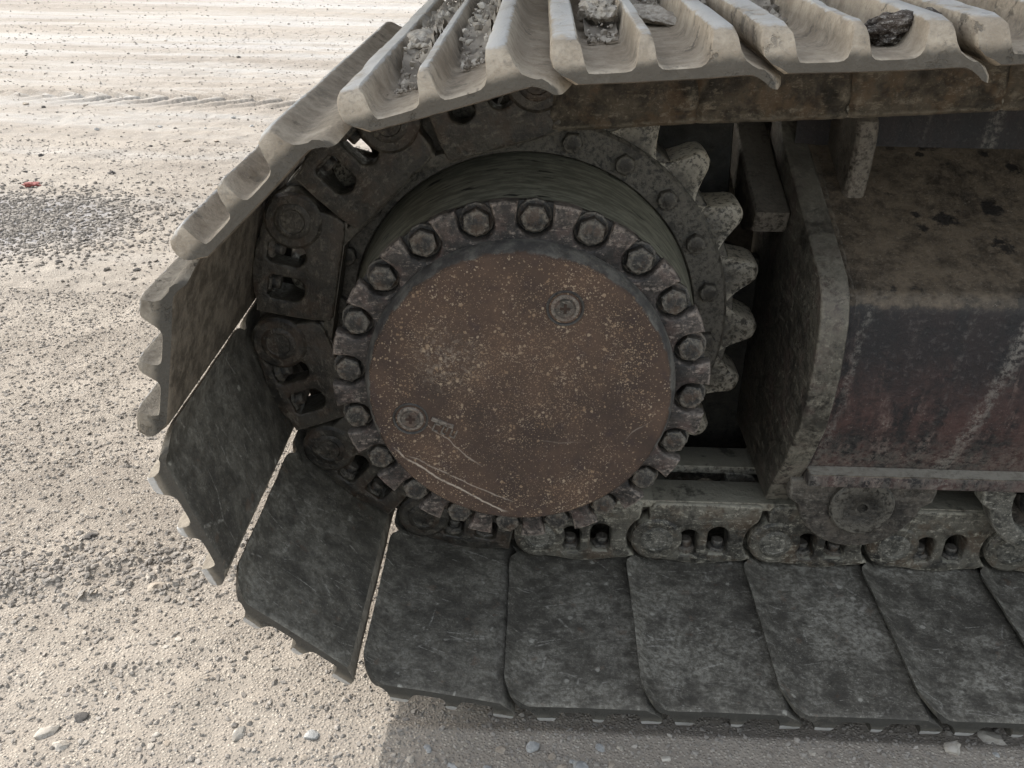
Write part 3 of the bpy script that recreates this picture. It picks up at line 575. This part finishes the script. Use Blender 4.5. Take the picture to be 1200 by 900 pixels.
def npmesh(name, co, faces, smooth=True):
    k = faces.shape[1]; me = bpy.data.meshes.new(name); me.vertices.add(len(co)); me.vertices.foreach_set('co', co.astype(np.float32).ravel())
    me.loops.add(faces.size); me.loops.foreach_set('vertex_index', faces.ravel().astype(np.int32)); me.polygons.add(len(faces)); me.polygons.foreach_set('loop_start', np.arange(0, faces.size, k, dtype=np.int32))
    me.polygons.foreach_set('use_smooth', np.full(len(faces), smooth)); me.update(calc_edges=True); return me
gme = npmesh('ground', co, quads); gme.materials.append(M_ground); g = link('ground', gme); g['kind'] = 'structure'; g['label'] = 'pale beige gravel yard with wheel ruts'
def gz(x, y): return GZ-.004+float(gh(np.array([x]), np.array([y]))[0])

def icos(sub=1):
    bm = bmesh.new(); bmesh.ops.create_icosphere(bm, subdivisions=sub, radius=1); v = np.array([p.co for p in bm.verts]); f = np.array([[q.index for q in t.verts] for t in bm.faces]); bm.free(); return v, f
IV, IF = icos(1)   # roughened below into angular chips
def pile(name, pts, size, mat, flat=.6, tone=None, sink=.25):
    """many small angular stones as one mesh"""
    n = len(pts); V = np.repeat(IV[None], n, 0)*RNG.uniform(.5, 1.35, (n, len(IV), 1)); sc = np.column_stack((RNG.uniform(.7, 1.35, n), RNG.uniform(.7, 1.2, n), RNG.uniform(.45, .9, n)*flat/.6))*size[:, None]
    V = V*sc[:, None, :]; a = RNG.uniform(0, 2*pi, n); c, s = np.cos(a)[:, None], np.sin(a)[:, None]; tl = RNG.normal(0, .35, n)[:, None]
    x = V[:, :, 0]*c-V[:, :, 1]*s; y = V[:, :, 0]*s+V[:, :, 1]*c; z = V[:, :, 2]+x*tl*.6; V = np.stack((x, y, z), 2)+pts[:, None, :]; V[:, :, 2] += size[:, None]*(.5-sink)*flat*.6
    F = (IF[None]+np.arange(n)[:, None, None]*len(IV)).reshape(-1, 3); me = npmesh(name, V.reshape(-1, 3), F, False); me.materials.append(mat)
    t = tone if tone is not None else RNG.random(n)
    at = me.attributes.new('tone', 'FLOAT', 'POINT'); at.data.foreach_set('value', np.repeat(t, len(IV)).astype(np.float32)); return me
def scatter(n, x0, x1, y0, y1, s0, s1, pw=2.2):
    x = RNG.uniform(x0, x1, n); y = RNG.uniform(y0, y1, n); z = GZ-.004+gh(x, y); s = s0+(s1-s0)*RNG.random(n)**pw; return np.column_stack((x, y, z)), s
batches = [scatter(34000, -1.25, .95, -.3, .75, .0012, .0055, 4.5), scatter(16000, -1.7, -.2, .7, 1.7, .0018, .006, 4), scatter(10000, -3.3, .2, 1.6, 3.6, .0025, .008, 4.2), scatter(4500, -4.6, .8, 3.4, 7.5, .004, .010, 4.2), scatter(2000, -7, 1, 7, 12, .005, .013, 3.5)]
q = RNG.normal(0, 1, (5200, 2)); px = -1.98+q[:, 0]*.31; py = 2.33+q[:, 1]*.21; batches.append((np.column_stack((px, py, GZ-.004+gh(px, py))), RNG.uniform(.004, .010, 5200)))
q = RNG.normal(0, 1, (1300, 2)); px = -.95+q[:, 0]*.28; py = .33+.12*(px+1.0)+q[:, 1]*.06; keep = px < -.42; px, py = px[keep], py[keep]; batches.append((np.column_stack((px, py, GZ-.004+gh(px, py))), RNG.uniform(.002, .0075, len(px))))
pts = np.concatenate([b[0] for b in batches]); sz = np.concatenate([b[1] for b in batches]); tone = RNG.random(len(pts))
ingrey = np.zeros(len(pts), bool); ingrey[-(5200+len(px)):-len(px)] = True; tone[ingrey] *= .8
gr = link('gravel', pile('gravel', pts, sz, M_gravel, .6, tone)); gr['kind'] = 'stuff'; gr['label'] = 'fine pale gravel strewn over the yard'

def stone(name, label, cat, loc, size, mat, seed, group=None, sub=2, rough=.22, rz=None):
    r = random.Random(seed); bm = bmesh.new(); bmesh.ops.create_icosphere(bm, subdivisions=sub, radius=1)
    off = Vector((seed*3.1, seed*1.7, seed*.9))
    for v in bm.verts:
        d = v.co.normalized(); k = 1+rough*1.6*mnoise.noise(d*1.1+off)+rough*.8*mnoise.noise(d*2.6+off)+rough*.35*mnoise.noise(d*6+off)+(rough*.30*mnoise.noise(d*15+off)+rough*.15*mnoise.noise(d*33+off) if sub > 3 else 0); v.co = Vector((d.x*size[0]*k, d.y*size[1]*k, d.z*size[2]*k))
    me = bpy.data.meshes.new(name); bm.to_mesh(me); bm.free(); me.materials.append(mat)
    me.polygons.foreach_set('use_smooth', [True]*len(me.polygons)); me.update(); me.set_sharp_from_angle(angle=radians(24))
    o = link(name, me); o.location = loc; o.rotation_euler = (r.uniform(-.15, .15), r.uniform(-.15, .15), r.uniform(0, 6) if rz is None else rz); tag(o, label, cat, group); return o
def gstone(label, x, y, s, mat, seed, group=None, flat=.5, el=1.3, rz=None):
    return stone('stone', label, 'stone', (x, y, gz(x, y)+s*flat*.12), (s*el, s, s*flat), mat, seed, group, 2, .36, rz)
def at(px, py, z=GZ):                                   # where a ray of the photo's camera meets the ground, used once to note the stones' places
    d = fwd+0*fwd; v = (px-600)/FPX*r2-(py-450)/FPX*u2+fwd; c = M.translation; k = (z-c.z)/v.z; return c.x+v.x*k, c.y+v.y*k
for i, (lab, px_, py_, s, mat, el_, rz) in enumerate([
    ('flat oblong pale stone lying in sunlight near the front edge of the shadow', 280, 857, .009, M_spale, 1.6, .9),
    ('rounded grey stone in sunlight just left of the shadow edge', 366, 860, .011, M_sgrey, 1.1, .2),
    ('dark charcoal chip lying in the lower left gravel', 95, 838, .010, M_sdark, 1.0, .4),
    ('pale angular stone just left of the dark charcoal chip, nearest the front', 55, 856, .011, M_spale, 1.6, .9),
    ('small bright pale stone below the dark charcoal chip', 70, 873, .009, M_spale, 1.3, .6),
    ('round grey stone in the shade below the second flat track shoe', 624, 872, .011, M_sgrey, 1.1, 1),
    ('pale bluish stone in the shade at the bottom edge', 680, 897, .011, M_sgrey, 1.2, 2),
    ('square pale stone in the shade under the rightmost joint of the track', 1117, 872, .013, M_spale, 1.1, .3),
    ('pale wedge shaped stone beside the track grousers at right', 1168, 860, .014, M_spale, 1.5, 2.6),
    ('brown stone half buried in the churned ridge left of the track', 182, 688, .011, M_sbrown, 1.4, .5),
    ('dark brown pebble beside the rusty stain on the pale gravel', 105, 627, .010, M_sdark, 1.2, .2),
    ('dark pebble standing alone on pale gravel left of the highest hanging shoe', 70, 307, .010, M_sdark, 1.2, 0),
    ('dark lump on the smooth gravel right of the grey gravel patch', 160, 314, .012, M_sdark, 1.2, .4),
    ('dark pebble at the upper rim of the grey gravel patch', 71, 229, .011, M_sdark, 1.2, .8)]):
    x, y = at(px_, py_); gstone(lab, x, y, s, mat, 20+i, None, .6, el_, rz)
cnt = 0
while cnt < 34:
    px_, py_ = random.uniform(5, 430), random.uniform(470, 895)
    if px_ > 430-(895-py_)*.0 or px_ > 150+max(0, py_-640)*1.0: continue
    x, y = at(px_, py_); gstone('small pale stone lying loose on the sunlit gravel', x, y, random.uniform(.003, .0055), random.choice((M_spale, M_sbrown, M_sbrown)), 60+cnt, 'small stones on the sunlit gravel', .5, random.uniform(1, 1.5)); cnt += 1
for i in range(16):
    x, y = at(random.uniform(470, 1190), random.uniform(872, 898)); gstone('small grey stone lying in the shade in front of the track', x, y, random.uniform(.004, .007), random.choice((M_sgrey, M_spale, M_sbrown)), 130+i, 'small stones in the shade in front of the track', .5, 1.2)
for i in range(26):
    x, y = at(random.uniform(5, 330), random.uniform(20, 220)); gstone('dark pebble scattered on the far bright gravel', x, y, random.uniform(.007, .014), random.choice((M_sdark, M_sbrown, M_sgrey)), 170+i, 'dark pebbles on the far gravel', .7, 1.2)
x, y = at(36, 217)
stone('plastic_scrap', 'small crumpled red scrap lying on the gravel at the grey patch', 'scrap', (x, y, gz(x, y)+.008), (.036, .017, .011), M_red, 5, None, 3, .5, .15)

# ------------------------------------------------------------------ dirt lying on the upper track shoes
def frame_of(k):
    A, B = np.array(pins[k-1]), np.array(pins[k]); t = (B-A)/np.linalg.norm(B-A); return A, t, np.array([t[1], -t[0]])
def on(k, a, y, h): A, t, n = frame_of(k); p = A+t*a+n*h; return (p[0], y, p[1])
dv, df, crumbs, cs = [], [], [], []
for k, a0, a1, ys_, hm in ((-5, .036, .077, .18, .030), (-5, .111, .152, .14, .034), (-6, .111, .152, .22, .036), (-6, .036, .077, .40, .022), (-6, -.02, -.004, .3, .018), (-7, .111, .152, .30, .024), (-7, .036, .077, .34, .024), (-8, .111, .152, .30, .024), (-8, .036, .077, .26, .024), (-7, -.02, -.004, .2, .016), (-9, .111, .152, .4, .02), (-9, .036, .077, .4, .02), (-10, .111, .152, .4, .02)):
    na, nY = 12, 110; base = len(dv)
    for j in range(nY+1):
        y = ys_+(.90-ys_)*j/nY
        for i in range(na+1):
            u = i/na; a = a0+(a1-a0)*u; lf = min(1, j/20); lf = lf*lf*(3-2*lf)
            hh = .071+lf*(hm*(.55+.75*mnoise.noise((a*22+k*7, y*14, 1.3))+.35*mnoise.noise((a*70, y*60, k)))+.004*mnoise.noise((a*230, y*230, k)))+.007*(2*u-1)**4
            dv.append(on(k, a, y, max(hh, .0715 if j else .069)))
    for j in range(nY):
        for i in range(na): q = base+j*(na+1)+i; df.append((q, q+1, q+na+2, q+na+1))
    for _ in range(230):
        y = ys_-.05+(.9-ys_)*random.random()**1.6; a = random.uniform(a0+.003, a1-.003); crumbs.append(on(k, a, y, .076+(hm*.75*min(1, max(0, (y-ys_)/.09))))); cs.append(.0012+.0055*random.random()**4)
m1 = npmesh('p', np.array(dv), np.array(df)); m1.materials.append(M_dirt)
at_ = m1.attributes.new('tone', 'FLOAT', 'POINT'); at_.data.foreach_set('value', np.array([.45+.5*mnoise.noise((v[0]*40, v[1]*40, v[2]*40)) for v in dv], np.float32))
d1 = link('packed_dirt', m1); d1['kind'] = 'stuff'; d1['label'] = 'dry dirt packed between the bars of the upper track shoes'
d2 = link('dirt_crumbs', pile('dirt_crumbs', np.array(crumbs), np.array(cs), M_dirt, .8)); d2['kind'] = 'stuff'; d2['label'] = 'loose crumbs of dirt on the upper track shoes'
def clod(label, k, a, y, h, size, mat, seed, rough=.3): return stone('dirt_clod', label, 'dirt clod', on(k, a, y, h), size, mat, seed, None, 4, rough)
clod('pale stone like clod in the outer groove of the steep upper left shoe', -5, .132, .32, .100, (.020, .028, .013), M_clod, 301, .2)
clod('large dry clod wedged in the first groove of the shoe at top centre', -6, .134, .29, .096, (.019, .040, .017), M_clod, 302, .42)
clod('dark gravelly clod stuck against the last bar of the shoe at upper right', -7, .044, .075, .088, (.018, .026, .015), M_clodd, 303, .42)
clod('dark gravelly clod stuck in the joint at the far upper right', -7, -.025, .11, .083, (.013, .03, .014), M_clodd, 304, .42)
clod('flat crust of dirt in the second groove of the shoe at top centre', -6, .058, .32, .082, (.018, .05, .010), M_clod, 305, .4)
